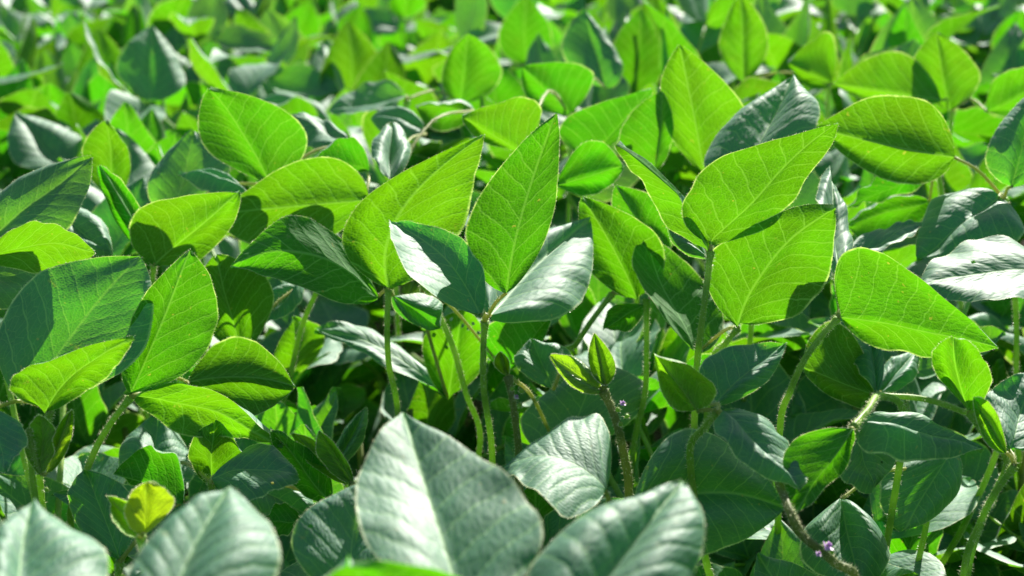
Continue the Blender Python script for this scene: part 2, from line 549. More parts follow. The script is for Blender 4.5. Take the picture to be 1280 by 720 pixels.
# ------------------------------------------------------------------ the plants in and near the focus, leaflet by leaflet
class Plant:
    def __init__(self, label, root_px, root_d, top=None, group=None):
        """root_px: photo column where the stem stands, at depth root_d"""
        p = at(root_px, 400, root_d)
        self.base = Vector((p.x, p.y, 0.0))
        self.e = link("soybean_plant", None)
        self.e.location = self.base
        self.e.empty_display_size = 0.05
        tag(self.e, label, "soybean plant", group)
        self.top = 0.40
        self.rng = random.Random(label)
        self.n = 0

    def loc(self, p):
        return p - self.base

    def stalk(self, px, leaflets, name="leaf_stalk", r=0.0019, attach=None, mat=None, down=0.13):
        """px: [(x, y, d), ...] from the joint of the leaflets downwards"""
        rng = self.rng
        pts = [self.loc(at(*q)) for q in px]
        J = pts[0]
        last = pts[-1]
        h = attach if attach is not None else max(0.08, last.z - down)
        foot = Vector((0, 0, h))
        if (last - foot).length > 0.02:
            mid = last.lerp(foot, 0.5) + Vector((last.x, last.y, 0)) * 0.12
            pts += [mid, foot]
        self.top = max(self.top, h + 0.02)
        line = smooth_line(pts, 7)
        mb = MB()
        tube(mb, line, r * 0.85, r * 1.1, 10, 0, hair=4200, rng=rng, swell=0.55, flute=0.10)
        for s in leaflets:
            B = self.loc(at(s[0][0], s[0][1], s[5].get('d', px[0][2])))
            if (B - J).length > 0.003:
                c = J.lerp(B, 0.5) + (J - pts[1]).normalized() * (B - J).length * 0.12
                tube(mb, smooth_line([J, c, B], 5), r * 0.62, r * 0.5, 8, 2, hair=2000, rng=rng, swell=0.3)
        st = mb.build(name, [mat or M_STALK, M_HAIR, M_JOINT], self.e)
        for s in leaflets:
            self.leaflet(s, px[0][2], st)
        return st

    def leaflet(self, s, d, parent):
        Bp, Tp, Lp, Rp, sidef, kw = s
        rng = self.rng
        d = kw.get('d', d)
        ln, wd = kw.get('len', 0.102), kw.get('wid', 0.036)

        def dz(pa, pb, depth, real, sg, floor):
            if not sg:
                return 0.0
            p = math.hypot(pa[0] - pb[0], pa[1] - pb[1]) * depth / F
            return sg * max(math.sqrt(max(real * real - p * p, 0.0)), floor * real)
        zT = dz(Bp, Tp, d, ln, Tp[2], 0.35)
        Mp = kw.get('M', ((Bp[0] + Tp[0]) / 2, (Bp[1] + Tp[1]) / 2))
        zM = zT * 0.5 + kw.get('bow', 0.0)
        B, T, M = at(Bp[0], Bp[1], d), at(Tp[0], Tp[1], d + zT), at(Mp[0], Mp[1], d + zM)
        C = M * 2 - (B + T) * 0.5
        t = 0.40
        mw = B * (1 - t) ** 2 + C * (2 * t * (1 - t)) + T * t * t
        mx, my, md = seen(mw)
        lats = []
        for q in (Lp, Rp):
            zz = dz((mx, my), q, md, wd, q[2], 0.30)
            lats.append(at(q[0], q[1], md + zz) - mw)
        mb = MB()
        near = d < 0.95
        blade(mb, self.loc(B), self.loc(C), self.loc(T), lats[0], lats[1], sidef == 'u', 26 if near else 18, 38 if near else 26, rng,
              pucker=0.32 * kw.get('pucker', 0.0009), warp=kw.get('warp', 0.0060), camber=kw.get('camber', rng.uniform(0.05, 0.3)), ripple=kw.get('ripple', 0.0042),
              hair=int(120 * kw.get('fuzz', 1)) if d < 1.15 else 90, holes=kw.get('holes', rng.choice((0, 0, 0, 0, 0, 0, 0, 1)) if near else 0), q=kw.get('q', rng.uniform(0.76, 0.86)),
              curl_l=kw.get('cl', 0.0), curl_r=kw.get('cr', 0.0))
        mb.build("leaflet", [(M_LEAF, M_YOUNG, M_SHOOT)[kw.get('young', 0)], M_HAIR], parent)
        self.n += 1

    def spare_leaf(self, node_h, az, length, lift, ok=None):
        line, J, arms, mats = trifoliate_plan(self.rng, Vector((0, 0, node_h)), az, length, lift)
        if ok and not ok([self.base + m @ Vector((0, f, 0)) for m in mats for f in (0.0, 0.05, 0.1)]):
            return False
        mb = MB()
        tube(mb, line, 0.0021, 0.0017, 7, 0, hair=700, rng=self.rng)
        for b in arms:
            tube(mb, [J, J.lerp(b, .5), b], 0.0013, 0.001, 6, 0)
        st = mb.build("leaf_stalk", [M_STALK, M_HAIR], self.e)
        for m in mats:
            o = link("leaflet", self.rng.choice(STOCK_FINE), st)
            o.matrix_local = m
        self.top = max(self.top, node_h + 0.01)
        return True

    def finish(self):
        rng = self.rng
        mb = MB()
        h = self.top
        pts = [Vector((0, 0, -0.01))] + [Vector((rng.uniform(-.006, .006), rng.uniform(-.006, .006), h * f)) for f in (.25, .5, .75)] + [Vector((0, 0, h))]
        tube(mb, smooth_line(pts, 5), 0.0042, 0.0026, 9, 0, hair=900, rng=rng)
        mb.build("stem", [M_STEM, M_HAIR], self.e)


def flower(plant, px, py, d, size=0.006, petal=True):
    """a small pea-type flower: green calyx, standard, two wings"""
    mb = MB()
    c = plant.loc(at(px, py, d))
    rng = plant.rng
    up = Vector((rng.uniform(-.4, .4), -0.8, 0.5)).normalized()
    s = up.orthogonal().normalized()
    t = up.cross(s)
    tube(mb, [c - up * size * 0.9, c - up * size * 0.4, c], size * 0.16, size * 0.34, 8, 0, hair=9000, hair_mi=2, rng=rng)
    if petal:
        for kx, (ang, wdt, ln, tilt) in enumerate(((0, .62, 1.0, .95), (2.2, .34, .75, .35), (-2.2, .34, .75, .35), (3.14, .25, .6, .15))):
            o = s * math.cos(ang) + t * math.sin(ang)
            sd2 = up.cross(o)
            base = len(mb.v)
            nu, nv = 6, 6
            for j in range(nv + 1):
                v = j / nv
                wv = math.sin(math.pi * min(.98, v * .85 + .12)) ** .7 * wdt * size
                m = c + up * (ln * size * v * (1 - .5 * tilt * v)) + o * (size * (.08 + tilt * .6 * v * v))
                for i in range(nu + 1):
                    u = -1 + 2 * i / nu
                    mb.v.append(m + sd2 * u * wv + (up * .2 - o * .25) * size * u * u * .6)
            for j in range(nv):
                for i in range(nu):
                    a = base + j * (nu + 1) + i
                    mb.face([a, a + 1, a + nu + 2, a + nu + 1], 1)
    mb.build("flower" if petal else "flower_bud", [M_STALK, M_PETAL, M_HAIR], plant.e)


PLANTS = []


def plant(label, x, d, **kw):
    p = Plant(label, x, d, **kw)
    PLANTS.append(p)
    return p


# leaflet = (base, tip(z), left edge(z), right edge(z), visible face, options); z: + away from the camera, - towards it
# --- centre: the pair of clusters around the upright folded leaflet
a = plant("soybean plant whose broad bright leaflet overlaps the upright folded one from the left", 500, 0.93)
a.stalk([(486, 362, .88), (484, 400, .88), (486, 455, .89), (497, 512, .91)], [
    ((486, 360), (604, 169, -.6), (436, 278, -.2), (578, 272, .2), 'u', dict(M=(500, 266), len=.115, wid=.042, cr=.2)),
    ((473, 370), (289, 331, -.2), (380, 362, -.45), (390, 274, .45), 'u', dict(M=(385, 318), bow=-.01)),
    ((492, 370), (548, 408, .5), (545, 372, .5), (505, 400, .2), 't', dict(len=.06, wid=.02)),
])
a.stalk([(527, 350, .93), (545, 385, .93), (565, 430, .93), (582, 490, .94), (600, 556, .96)], [
    ((560, 498), (578, 384, -.4), (529, 432, -.2), (612, 440, -.1), 'u', dict(d=1.0, holes=9)),
    ((557, 492), (394, 412, .6), (470, 452, -.3), (486, 424, .7), 't', dict(M=(478, 437), d=1.0)),
    ((632, 465), (690, 393, -.3), (606, 412, .0), (672, 432, .0), 'u', dict(d=.96)),
])
b = plant("soybean plant at the centre bearing the tall upright folded leaflet with a white rim", 612, 0.88)
b.stalk([(606, 401, .81), (604, 440, .82), (605, 490, .835), (615, 565, .86)], [
    ((633, 366), (696, 142, -.35), (588, 272, -.1), (692, 262, -.35), 'u', dict(M=(657, 252), d=.80, len=.118, wid=.034, fuzz=1.5)),
    ((601, 394), (487, 277, .4), (512, 340, -1), (588, 308, .1), 't', dict(M=(553, 318), d=.775, warp=.003, camber=-.1, wid=.038)),
    ((613, 394), (737, 275, 1), (604, 318, .3), (722, 380, -.1), 't', dict(M=(662, 342), d=.825, warp=.004, len=.125, wid=.05, pucker=.0012)),
])
d_ = plant("soybean plant with an edge-on leaflet and large bright ones on a hairy upright stalk", 872, 0.86)
d_.stalk([(888, 314, .80), (884, 350, .80), (876, 410, .805), (870, 470, .82)], [
    ((885, 312), (772, 180, -.25), (817, 258, .6), (866, 262, .1), 'u', dict(M=(843, 240), wid=.032, d=.80)),
    ((889, 306), (1048, 155, -.55), (866, 226, -.25), (982, 268, .3), 'u', dict(M=(958, 232), len=.12, wid=.044, d=.80)),
    ((886, 324), (836, 275, .3), (844, 308, .2), (862, 288, .2), 't', dict(len=.055, wid=.018, d=.84)),
])
d_.stalk([(922, 410, .83), (906, 430, .835), (890, 455, .85)], [
    ((922, 407), (1044, 260, -.6), (890, 322, -.1), (1020, 372, .3), 'u', dict(M=(962, 328), len=.115, wid=.046, d=.83, cl=-.3)),
    ((870, 442), (806, 296, .7), (797, 352, .0), (903, 378, .1), 'u', dict(M=(836, 372), d=.90, len=.105, wid=.04)),
])
d_.stalk([(765, 367, .95), (740, 400, .95), (720, 430, .96), (704, 455, .97)], [
    ((796, 373), (729, 249, -.5), (732, 330, -.2), (826, 302, -.2), 'u', dict(M=(765, 308), d=.95)),
    ((830, 330), (770, 232, -.3), (775, 290, .0), (832, 262, .1), 'u', dict(d=1.0)),
])
d_.stalk([(808, 374, .93), (808, 430, .93), (806, 490, .94), (790, 585, .96)], [
    ((805, 380), (757, 410, .3), (790, 410, .2), (765, 385, .2), 'u', dict(len=.06, wid=.02)),
])
f_ = plant("soybean plant whose green pointed leaflet spreads beside a grey upright narrow one", 990, 0.86)
f_.stalk([(1047, 398, .80), (1028, 418, .80), (1005, 450, .80), (987, 490, .81), (975, 530, .825)], [
    ((1052, 397), (1247, 436, -.3), (1082, 315, -.5), (1128, 442, .5), 'u', dict(M=(1140, 412), d=.80, len=.12, wid=.042)),
    ((1044, 348), (1034, 211, .95), (1019, 268, .1), (1066, 292, .1), 't', dict(M=(1040, 280), d=.82, wid=.026)),
    ((1056, 318), (1152, 278, .3), (1100, 284, .6), (1106, 318, -.5), 't', dict(d=.90)),
])
g_ = plant("soybean plant with folded narrow leaflets on a pale nearly level stalk", 1180, 0.90)
g_.stalk([(1097, 495, .86), (1150, 498, .86), (1200, 513, .865), (1250, 540, .88)], [
    ((1094, 494), (998, 458, -.3), (1052, 503, .4), (1050, 402, -.5), 'u', dict(d=.88)),
    ((1096, 492), (1082, 411, .3), (1069, 452, .3), (1095, 450, .5), 't', dict(d=.86, wid=.028)),
    ((1100, 490), (1146, 438, .4), (1106, 455, .3), (1142, 474, .2), 't', dict(d=.90, wid=.026)),
])
h_ = plant("soybean plant carrying the broad white shining leaflet above a grey dappled one", 1300, 0.98)
h_.stalk([(1330, 345, .88), (1320, 420, .90), (1315, 500, .92)], [
    ((1340, 338), (1148, 364, -.2), (1262, 377, -.8), (1216, 298, 1), 't', dict(M=(1240, 342), d=.86, len=.115, wid=.042, camber=.05)),
])
h_.stalk([(1172, 208, 1.06), (1180, 260, 1.07), (1190, 330, 1.08)], [
    ((1176, 208), (1061, 259, -.2), (1124, 246, .4), (1106, 220, -.7), 'u', dict(d=1.05, wid=.026)),
    ((1162, 252), (1062, 282, -.3), (1102, 304, .3), (1112, 246, -.5), 'u', dict(d=1.08)),
])
h_.stalk([(1255, 248, .97), (1262, 300, .98), (1270, 400, 1.0)], [
    ((1248, 247), (1146, 322, -.4), (1268, 302, -.5), (1172, 246, .9), 't', dict(M=(1205, 280), d=.95, wid=.045)),
    ((1193, 197), (1020, 160, .2), (1122, 230, .42), (1136, 117, -.3), 'u', dict(M=(1110, 182), d=.97, len=.115)),
    ((1265, 233), (1298, 108, .2), (1236, 182, .1), (1316, 190, .1), 't', dict(d=.95)),
])
h2 = plant("soybean plant with a blue green glossy leaflet and a downy folded shoot on forked stalks", 1225, 0.80)
h2.stalk([(1268, 582, .74), (1240, 622, .745), (1222, 660, .755), (1206, 705, .77)], [
    ((1262, 563), (1294, 462, .4), (1226, 505, .2), (1316, 540, .1), 't', dict(d=.75)),
    ((1258, 566), (1217, 498, .2), (1230, 548, .0), (1243, 512, .1), 'u', dict(d=.74, len=.06, wid=.015, young=1, fuzz=2)),
])
h2.stalk([(1212, 516, .755), (1232, 545, .75), (1258, 578, .75), (1232, 640, .765), (1212, 700, .785)], [
    ((1212, 517), (1192, 425, -.45), (1166, 462, .0), (1238, 460, -.2), 'u', dict(M=(1196, 465), d=.76, wid=.03)),
])
# --- right, lower
r9 = plant("soybean plant with a small glossy green leaflet paired with a yellow green one", 930, 0.76)
r9.stalk([(897, 515, .70), (880, 535, .71), (862, 570, .73)], [
    ((901, 517), (1001, 612, -.4), (978, 545, .9), (917, 566, -.5), 't', dict(M=(954, 563), d=.69, len=.072, wid=.022, pucker=.0012)),
    ((872, 514), (817, 441, -.4), (832, 498, .1), (890, 478, .1), 'u', dict(d=.71, len=.06, wid=.022, young=1)),
    ((890, 506), (981, 429, .3), (884, 446, .3), (952, 482, -.1), 't', dict(d=.73, len=.065, wid=.026, M=(933, 468))),
])
r9.stalk([(788, 648, .74), (775, 700, .76)], [
    ((790, 645), (980, 634, .2), (862, 538, .5), (872, 696, -.5), 't', dict(M=(885, 616), d=.74, len=.095, wid=.036)),
])
r9.stalk([(952, 562, .705), (968, 590, .685), (988, 640, .66), (1002, 668, .66), (1042, 702, .665), (1066, 730, .67)], [], name="leaf_stalk", r=.0021, mat=M_STEM)
flower(r9, 1034, 682, .655, .0050)
flower(r9, 1023, 692, .655, .0030)
flower(r9, 1040, 690, .66, .0030, False)
flower(r9, 1012, 678, .66, .0030, False)
r12 = plant("soybean plant with a puckered yellow green leaflet hanging below a shaded level one", 1120, 0.80)
r12.stalk([(1066, 535, .70), (1085, 512, .72), (1100, 495, .75), (1130, 520, .79)], [
    ((1064, 536), (994, 642, -.3), (1050, 592, .2), (986, 562, -.3), 'u', dict(d=.69, len=.08, wid=.024, pucker=.0014)),
    ((1068, 534), (1228, 564, .3), (1140, 527, .6), (1128, 572, -.5), 't', dict(d=.72, len=.09)),
    ((1068, 536), (1092, 610, -.3), (1122, 556, .3), (1040, 584, -.2), 't', dict(d=.77, wid=.03)),
])
r12.stalk([(1150, 585, .84), (1160, 640, .86)], [
    ((1190, 560), (1128, 664, -.3), (1194, 622, .1), (1102, 600, .0), 't', dict(d=.84)),
    ((1050, 625), (1075, 740, -.4), (1112, 680, .0), (1000, 690, .0), 't', dict(d=.80)),
])
# --- left
p_ = plant("soybean plant with a dark leaflet showing a net of pale veins above a folded one", 40, 0.84)
p_.stalk([(62, 513, .76), (58, 550, .765), (50, 600, .78)], [
    ((28, 504), (175, 321, .12), (14, 368, .05), (172, 440, -.1), 't', dict(M=(103, 402), d=.79, len=.12, wid=.05)),
    ((56, 513), (168, 423, -.25), (18, 472, -.9), (122, 482, .5), 'u', dict(M=(92, 474), d=.74, len=.085, wid=.028)),
    ((-12, 512), (6, 588, -.4), (36, 545, .1), (-30, 562, .1), 't', dict(d=.72, len=.06)),
])
p_.stalk([(-30, 312, .87), (-20, 360, .88), (0, 430, .90)], [
    ((-34, 308), (116, 198, .25), (12, 232, .25), (72, 296, -.2), 't', dict(M=(42, 258), d=.87)),
    ((-24, 328), (119, 314, -.3), (44, 278, -.6), (60, 344, .5), 'u', dict(M=(52, 308), d=.84)),
    ((-40, 350), (56, 338, .2), (0, 304, .3), (10, 384, -.2), 't', dict(d=.86)),
])
p_.stalk([(62, 252, .98), (70, 300, .99), (80, 380, 1.0)], [
    ((64, 254), (140, 322, -.3), (122, 272, .5), (80, 304, -.1), 't', dict(d=.96)),
])
p7 = plant("soybean plant with an upright two toned leaflet on a slanting hairy stalk", 105, 0.86)
p7.stalk([(163, 497, .80), (143, 522, .80), (122, 556, .805), (104, 600, .81), (88, 650, .83)], [
    ((163, 491), (238, 313, -.4), (166, 396, -.1), (264, 424, -.2), 'u', dict(M=(203, 400), d=.80, wid=.034)),
    ((168, 498), (354, 558, -.3), (268, 488, -.5), (238, 540, .4), 'u', dict(M=(262, 518), d=.80, wid=.03)),
    ((236, 478), (367, 483, -.2), (296, 418, .35), (304, 522, -.3), 'u', dict(M=(300, 470), d=.87)),
])
n_ = plant("soybean plant behind whose long arched leaflet has a notched tip", 300, 1.05)
n_.stalk([(455, 250, 1.0), (420, 320, 1.01), (380, 400, 1.03)], [
    ((462, 248), (270, 271, -.2), (362, 316, .4), (388, 199, -.5), 'u', dict(M=(368, 258), d=.98, len=.12, wid=.042)),
    ((460, 216), (391, 197, -.2), (420, 222, .3), (440, 171, -.5), 'u', dict(d=1.03)),
    ((310, 244), (223, 218, .3), (262, 238, -.4), (268, 227, .6), 't', dict(d=1.03, wid=.022)),
])
n_.stalk([(298, 442, .97), (295, 480, .98)], [
    ((300, 440), (270, 320, -.5), (243, 382, -.1), (340, 362, -.1), 'u', dict(d=.96, wid=.034, ripple=.004)),
    ((379, 354), (327, 403, -.2), (368, 388, -.2), (342, 368, .4), 't', dict(d=1.0, wid=.03)),
])
n2 = plant("soybean plant behind with a folded narrow leaflet leaning over a broad bright one", 185, 1.06)
n2.stalk([(192, 331, .98), (190, 370, .99), (186, 420, 1.01)], [
    ((193, 331), (299, 240, -.5), (168, 264, -.2), (268, 312, .2), 'u', dict(M=(243, 288), d=.94)),
    ((189, 322), (125, 207, -.3), (142, 272, .1), (172, 250, .5), 'u', dict(M=(157, 258), d=.95, wid=.028)),
    ((142, 252), (133, 150, -.4), (101, 198, -.1), (162, 208, -.1), 'u', dict(d=1.1)),
])
n3 = plant("soybean plant behind with a large bright notched leaflet beside a dark shaded one", 290, 1.18)
n3.stalk([(336, 230, 1.04), (330, 290, 1.05), (320, 380, 1.08)], [
    ((336, 229), (262, 110, -.5), (255, 178, -.2), (380, 162, -.2), 'u', dict(M=(302, 166), d=1.03, len=.115, wid=.042, ripple=.003)),
    ((215, 272), (243, 164, .3), (186, 226, .1), (286, 216, .1), 't', dict(d=1.08)),
    ((442, 180), (366, 143, .4), (394, 188, -.3), (404, 148, .6), 't', dict(d=1.08)),
])
# --- lower left
q_ = plant("soybean plant with pale yellow tip shoots half hidden by blurred white leaf", 60, 0.76)
q_.stalk([(52, 592, .72), (40, 560, .72), (36, 540, .722), (44, 620, .74)], [
    ((52, 592), (50, 518, .0), (33, 552, .2), (66, 550, .0), 'u', dict(d=.72, len=.045, wid=.014, young=1, fuzz=2, pucker=.0012)),
    ((58, 592), (90, 512, .2), (66, 545, .1), (86, 560, .3), 'u', dict(d=.725, len=.045, wid=.014, young=1, fuzz=2)),
], name="leaf_stalk", r=.0016)
flower(q_, 58, 612, .715, .0035, False)
s_ = plant("soybean plant with a small puckered yellow leaflet glowing over dark blue green leaves", 180, 0.78)
s_.stalk([(176, 670, .64), (180, 700, .66), (185, 740, .68)], [
    ((178, 668), (184, 602, -.2), (155, 632, .1), (218, 626, .1), 'u', dict(d=.63, len=.03, wid=.012, young=2, pucker=.0014, fuzz=1.5)),
    ((173, 671), (135, 620, .1), (147, 652, .1), (168, 636, .2), 'u', dict(d=.64, len=.028, wid=.01, young=1)),
])
s_.stalk([(150, 702, .76), (150, 740, .77)], [
    ((150, 700), (106, 588, .3), (90, 642, .1), (164, 622, .1), 't', dict(d=.76, len=.065)),
    ((230, 626), (142, 593, -.2), (188, 624, .4), (206, 561, -.4), 'u', dict(d=.75, len=.055)),
])
s_.stalk([(265, 603, .80), (262, 640, .81)], [
    ((190, 604), (198, 514, .4), (146, 574, .1), (244, 586, .1), 't', dict(d=.91)),
    ((264, 603), (268, 528, -.3), (235, 566, .0), (304, 576, .0), 'u', dict(d=.82)),
    ((267, 602), (372, 594, -.2), (318, 556, .5), (314, 630, -.4), 't', dict(d=.77, M=(312, 584), len=.07)),
])
s8 = plant("soybean plant with a yellow folded tip shoot below the shaded gap", 430, 0.85)
s8.stalk([(441, 606, .78), (446, 640, .79), (450, 680, .80)], [
    ((441, 605), (399, 539, .0), (403, 578, .2), (428, 566, .2), 'u', dict(d=.78, len=.04, wid=.012, young=1, fuzz=2)),
    ((439, 606), (366, 542, .2), (393, 584, .1), (402, 556, .2), 'u', dict(d=.785, len=.045, wid=.012, young=1)),
    ((414, 592), (458, 509, .3), (424, 546, .2), (452, 552, .2), 't', dict(d=.90, len=.06, wid=.018)),
])
s8.stalk([(412, 627, .81), (420, 660, .82)], [
    ((413, 626), (338, 538, -.3), (362, 602, .2), (398, 572, .0), 'u', dict(d=.80, wid=.026)),
    ((298, 608), (397, 644, -.3), (362, 594, .4), (328, 652, -.2), 't', dict(d=.83, len=.075)),
    ((380, 655), (318, 650, -.3), (350, 668, .3), (352, 636, -.3), 'u', dict(d=.77, len=.05, wid=.02)),
])
# --- front row, a little out of focus
r1 = plant("blurred soybean plant close up with a broad whitish leaflet in the lower corner", 20, 0.50)
r1.stalk([(28, 800, .52), (28, 860, .52)], [
    ((30, 790), (42, 626, .6), (-26, 712, -.2), (136, 716, .85), 't', dict(M=(26, 702), d=.46, len=.105, warp=.003, pucker=.0022, wid=.034)),
])
r2 = plant("blurred soybean plant close up with a rounded leaflet half silver half green", 230, 0.50)
r2.stalk([(205, 800, .50), (200, 870, .51)], [
    ((200, 790), (288, 609, .58), (172, 694, .2), (346, 706, .3), 't', dict(M=(240, 690), d=.45, len=.105, warp=.003, pucker=.0022, wid=.034)),
])
r3 = plant("soybean plant close up at the bottom centre with a broad pale pointed leaflet", 560, 0.56)
r3.stalk([(582, 770, .56), (590, 840, .57)], [
    ((580, 760), (504, 515, .88), (444, 652, -.3), (672, 646, -.4), 't', dict(M=(540, 636), d=.50, len=.122, warp=.003, pucker=.0022, wid=.042)),
    ((530, 830), (436, 702, -.3), (384, 770, .0), (640, 748, .0), 'u', dict(d=.47, len=.08, wid=.034)),
])
r5 = plant("blurred soybean plant close up whose pale leaflet ends in a square cut tip", 740, 0.53)
r5.stalk([(710, 800, .53), (705, 870, .54)], [
    ((706, 790), (854, 601, .6), (672, 692, .2), (866, 722, .0), 't', dict(M=(785, 690), d=.48, len=.11, warp=.003, pucker=.0022, wid=.034)),
])
r6 = plant("soybean plant with a dark veined hairy edged leaflet behind the pale pointed one", 450, 0.68)
r6.stalk([(450, 770, .64), (452, 830, .66)], [
    ((446, 760), (462, 600, .55), (364, 672, .1), (500, 684, .1), 't', dict(M=(440, 680), d=.63, len=.08, wid=.03, fuzz=1.5)),
])
r7 = plant("soybean plant with a silvery hairy leaflet lying level above the blurred pale one", 770, 0.74)
r7.stalk([(762, 628, .69), (768, 660, .70), (775, 700, .72)], [
    ((757, 614), (630, 586, .1), (694, 634, -1), (742, 518, 1), 't', dict(M=(698, 572), d=.68, len=.078, wid=.042, warp=.002, camber=.06, fuzz=1.8, pucker=.0012)),
])
# --- shoots in the shade at the centre
t_ = plant("soybean plant with two small yellow green tip leaflets and violet buds in the shade", 780, 0.82)
t_.stalk([(754, 488, .78), (768, 520, .78), (778, 560, .785), (786, 620, .80)], [
    ((752, 490), (688, 444, .1), (716, 484, .0), (732, 456, .2), 't', dict(d=.78, len=.042, wid=.014, young=1, fuzz=2)),
    ((757, 482), (743, 417, .2), (736, 456, .1), (768, 452, .0), 'u', dict(d=.775, len=.036, wid=.013, young=1, fuzz=2)),
    ((692, 486), (664, 424, .3), (645, 458, .1), (712, 442, .2), 't', dict(d=.90, len=.07)),
], r=.0024, mat=M_STEM)
t_.stalk([(635, 470, .84), (642, 510, .84), (648, 560, .85), (652, 620, .86)], [
    ((635, 470), (625, 440, .1), (618, 455, .1), (636, 452, .1), 'u', dict(len=.02, wid=.006, young=1)),
    ((702, 574), (748, 454, .2), (654, 520, .0), (806, 500, .0), 't', dict(d=.94, len=.11, wid=.055)),
], r=.0022, mat=M_STEM)
for fx, fy, fd, fs, pt in ((779, 504, .77, .0034, True), (772, 512, .77, .004, False), (784, 520, .77, .004, False), (776, 530, .775, .004, False),
                           (645, 496, .83, .0034, True), (640, 486, .83, .004, False), (652, 488, .83, .0045, False), (650, 506, .83, .004, False)):
    flower(t_, fx, fy, fd, fs, pt)
# --- beyond the focus
i_ = plant("soybean plant behind with a grey puckered leaflet rising over a bright one", 930, 1.08)
i_.stalk([(925, 240, .97), (930, 300, .98), (940, 380, 1.0)], [
    ((918, 236), (991, 96, 1), (888, 178, .3), (1022, 168, -.2), 't', dict(M=(960, 160), d=.95, pucker=.0016)),
    ((880, 216), (849, 56, -.5), (826, 138, -.1), (938, 152, -.1), 'u', dict(M=(866, 138), d=1.1, len=.115, wid=.042)),
])
j_ = plant("soybean plant behind with three overlapping bright leaflets against the blurred field", 780, 1.25)
j_.stalk([(818, 216, 1.12), (815, 260, 1.13), (800, 340, 1.15)], [
    ((818, 216), (829, 116, -.4), (772, 170, -.1), (842, 168, .3), 'u', dict(d=1.1)),
    ((738, 196), (815, 110, -.4), (704, 152, -.1), (796, 156, .0), 'u', dict(d=1.15)),
    ((696, 230), (779, 210, -.2), (738, 176, -.3), (746, 242, .3), 'u', dict(d=1.02)),
])
k_ = plant("soybean plant behind with a rounded bright leaflet below a tall grey blue one", 690, 1.5)
k_.stalk([(712, 144, 1.33), (712, 200, 1.34), (710, 290, 1.36)], [
    ((714, 143), (653, 84, -.4), (664, 128, .1), (736, 86, -.3), 'u', dict(d=1.3)),
    ((757, 110), (730, 12, .3), (704, 68, .0), (776, 78, .0), 't', dict(d=1.5, len=.11)),
    ((652, 190), (578, 147, -.3), (604, 178, .1), (668, 126, -.5), 'u', dict(d=1.06)),
])
l_ = plant("soybean plant behind with a dazzling white upright leaflet and a white level one", 500, 1.35)
l_.stalk([(487, 228, 1.1), (490, 280, 1.12), (495, 350, 1.14)], [
    ((487, 228), (490, 154, .95), (463, 190, .0), (514, 186, .5), 't', dict(d=1.02, len=.08, wid=.034)),
    ((532, 167), (464, 149, .2), (498, 172, -.5), (500, 138, .6), 't', dict(d=1.2)),
    ((592, 138), (520, 132, -.2), (552, 162, .3), (556, 126, -.4), 'u', dict(d=1.25, ripple=.004)),
])
l_.stalk([(508, 124, 1.42), (500, 180, 1.43), (500, 260, 1.45)], [
    ((508, 122), (408, 143, .1), (462, 142, -.6), (462, 103, .7), 't', dict(d=1.4)),
    ((575, 130), (585, 42, -.4), (552, 90, -.1), (628, 92, -.1), 'u', dict(d=1.5)),
])
m_ = plant("soybean plant behind with a dark glossy leaflet under broad bright ones", 1080, 1.5)
m_.stalk([(1190, 138, 1.4), (1185, 200, 1.42), (1180, 280, 1.44)], [
    ((1186, 138), (1170, 40, -.4), (1140, 92, -.1), (1222, 90, -.1), 'u', dict(d=1.38)),
    ((1178, 125), (1042, 105, -.3), (1110, 132, .3), (1120, 66, -.5), 'u', dict(d=1.36)),
    ((1235, 140), (1330, 92, -.3), (1260, 88, -.3), (1300, 140, .3), 'u', dict(d=1.3)),
])
m_.stalk([(1035, 104, 1.5), (1035, 160, 1.52), (1040, 240, 1.54)], [
    ((1040, 105), (985, 78, -.3), (1010, 108, .2), (1035, 42, -.4), 'u', dict(d=1.5)),
    ((930, 102), (926, -6, -.2), (900, 52, .0), (960, 50, .0), 'u', dict(d=1.55, len=.11)),
])

# depth of the visible leaf surface at each height of the photograph; what fills in stays behind it
SURF = [(-400, 2.6), (-60, 2.0), (0, 1.65), (60, 1.5), (130, 1.28), (200, 1.12), (300, 1.03), (400, .98), (500, .92), (600, .84), (720, .70), (900, .55), (1500, .35), (9000, .1)]


def surf(py):
    for (y0, d0), (y1, d1) in zip(SURF, SURF[1:]):
        if py <= y1:
            return d0 + (d1 - d0) * (py - y0) / (y1 - y0)
    return 0.1


# places the photograph shows in sun: nothing that fills in may stand between them and the sun
LIT = [at(*q) for q in ((700, 575, .68), (660, 590, .68), (740, 560, .68), (1240, 320, .87), (1200, 340, .87), (1040, 280, .83), (690, 350, .86), (660, 380, .86),
                        (520, 310, .84), (960, 150, .97), (490, 600, .54), (530, 560, .55), (780, 640, .5), (60, 680, .48), (270, 650, .5), (700, 690, .5), (930, 545, .69),
                        (320, 570, .78), (1180, 548, .72), (480, 430, 1.02), (1215, 280, .95), (130, 290, .96), (20, 575, .72), (185, 635, .63), (748, 445, .77), (520, 470, .93), (560, 650, .52))]


def behind(points):
    for p in points:
        for q in LIT:
            v = p - q
            t = v.dot(s_dir)
            if t > 0.01 and (v - s_dir * t).length < 0.045:
                return False
    for p in points:
        s = seen(p)
        if s is None:
            return False
        x, y, d = s
        if -250 < x < 1530 and d < surf(y) + 0.03:
            return False
    return True


def behind_low(points):
    return behind(points) and all(p.z < 0.74 for p in points)


for p in PLANTS:
    az = p.rng.uniform(0, 6.28)
    for h in (0.16, 0.24, 0.32, 0.40, 0.47, 0.53):
        for _ in range(6):
            az += math.pi + p.rng.uniform(-.7, .7)
            if p.spare_leaf(h, az, p.rng.uniform(.10, .19), p.rng.uniform(20, 60), behind_low):
                break

for p in PLANTS:
    p.finish()

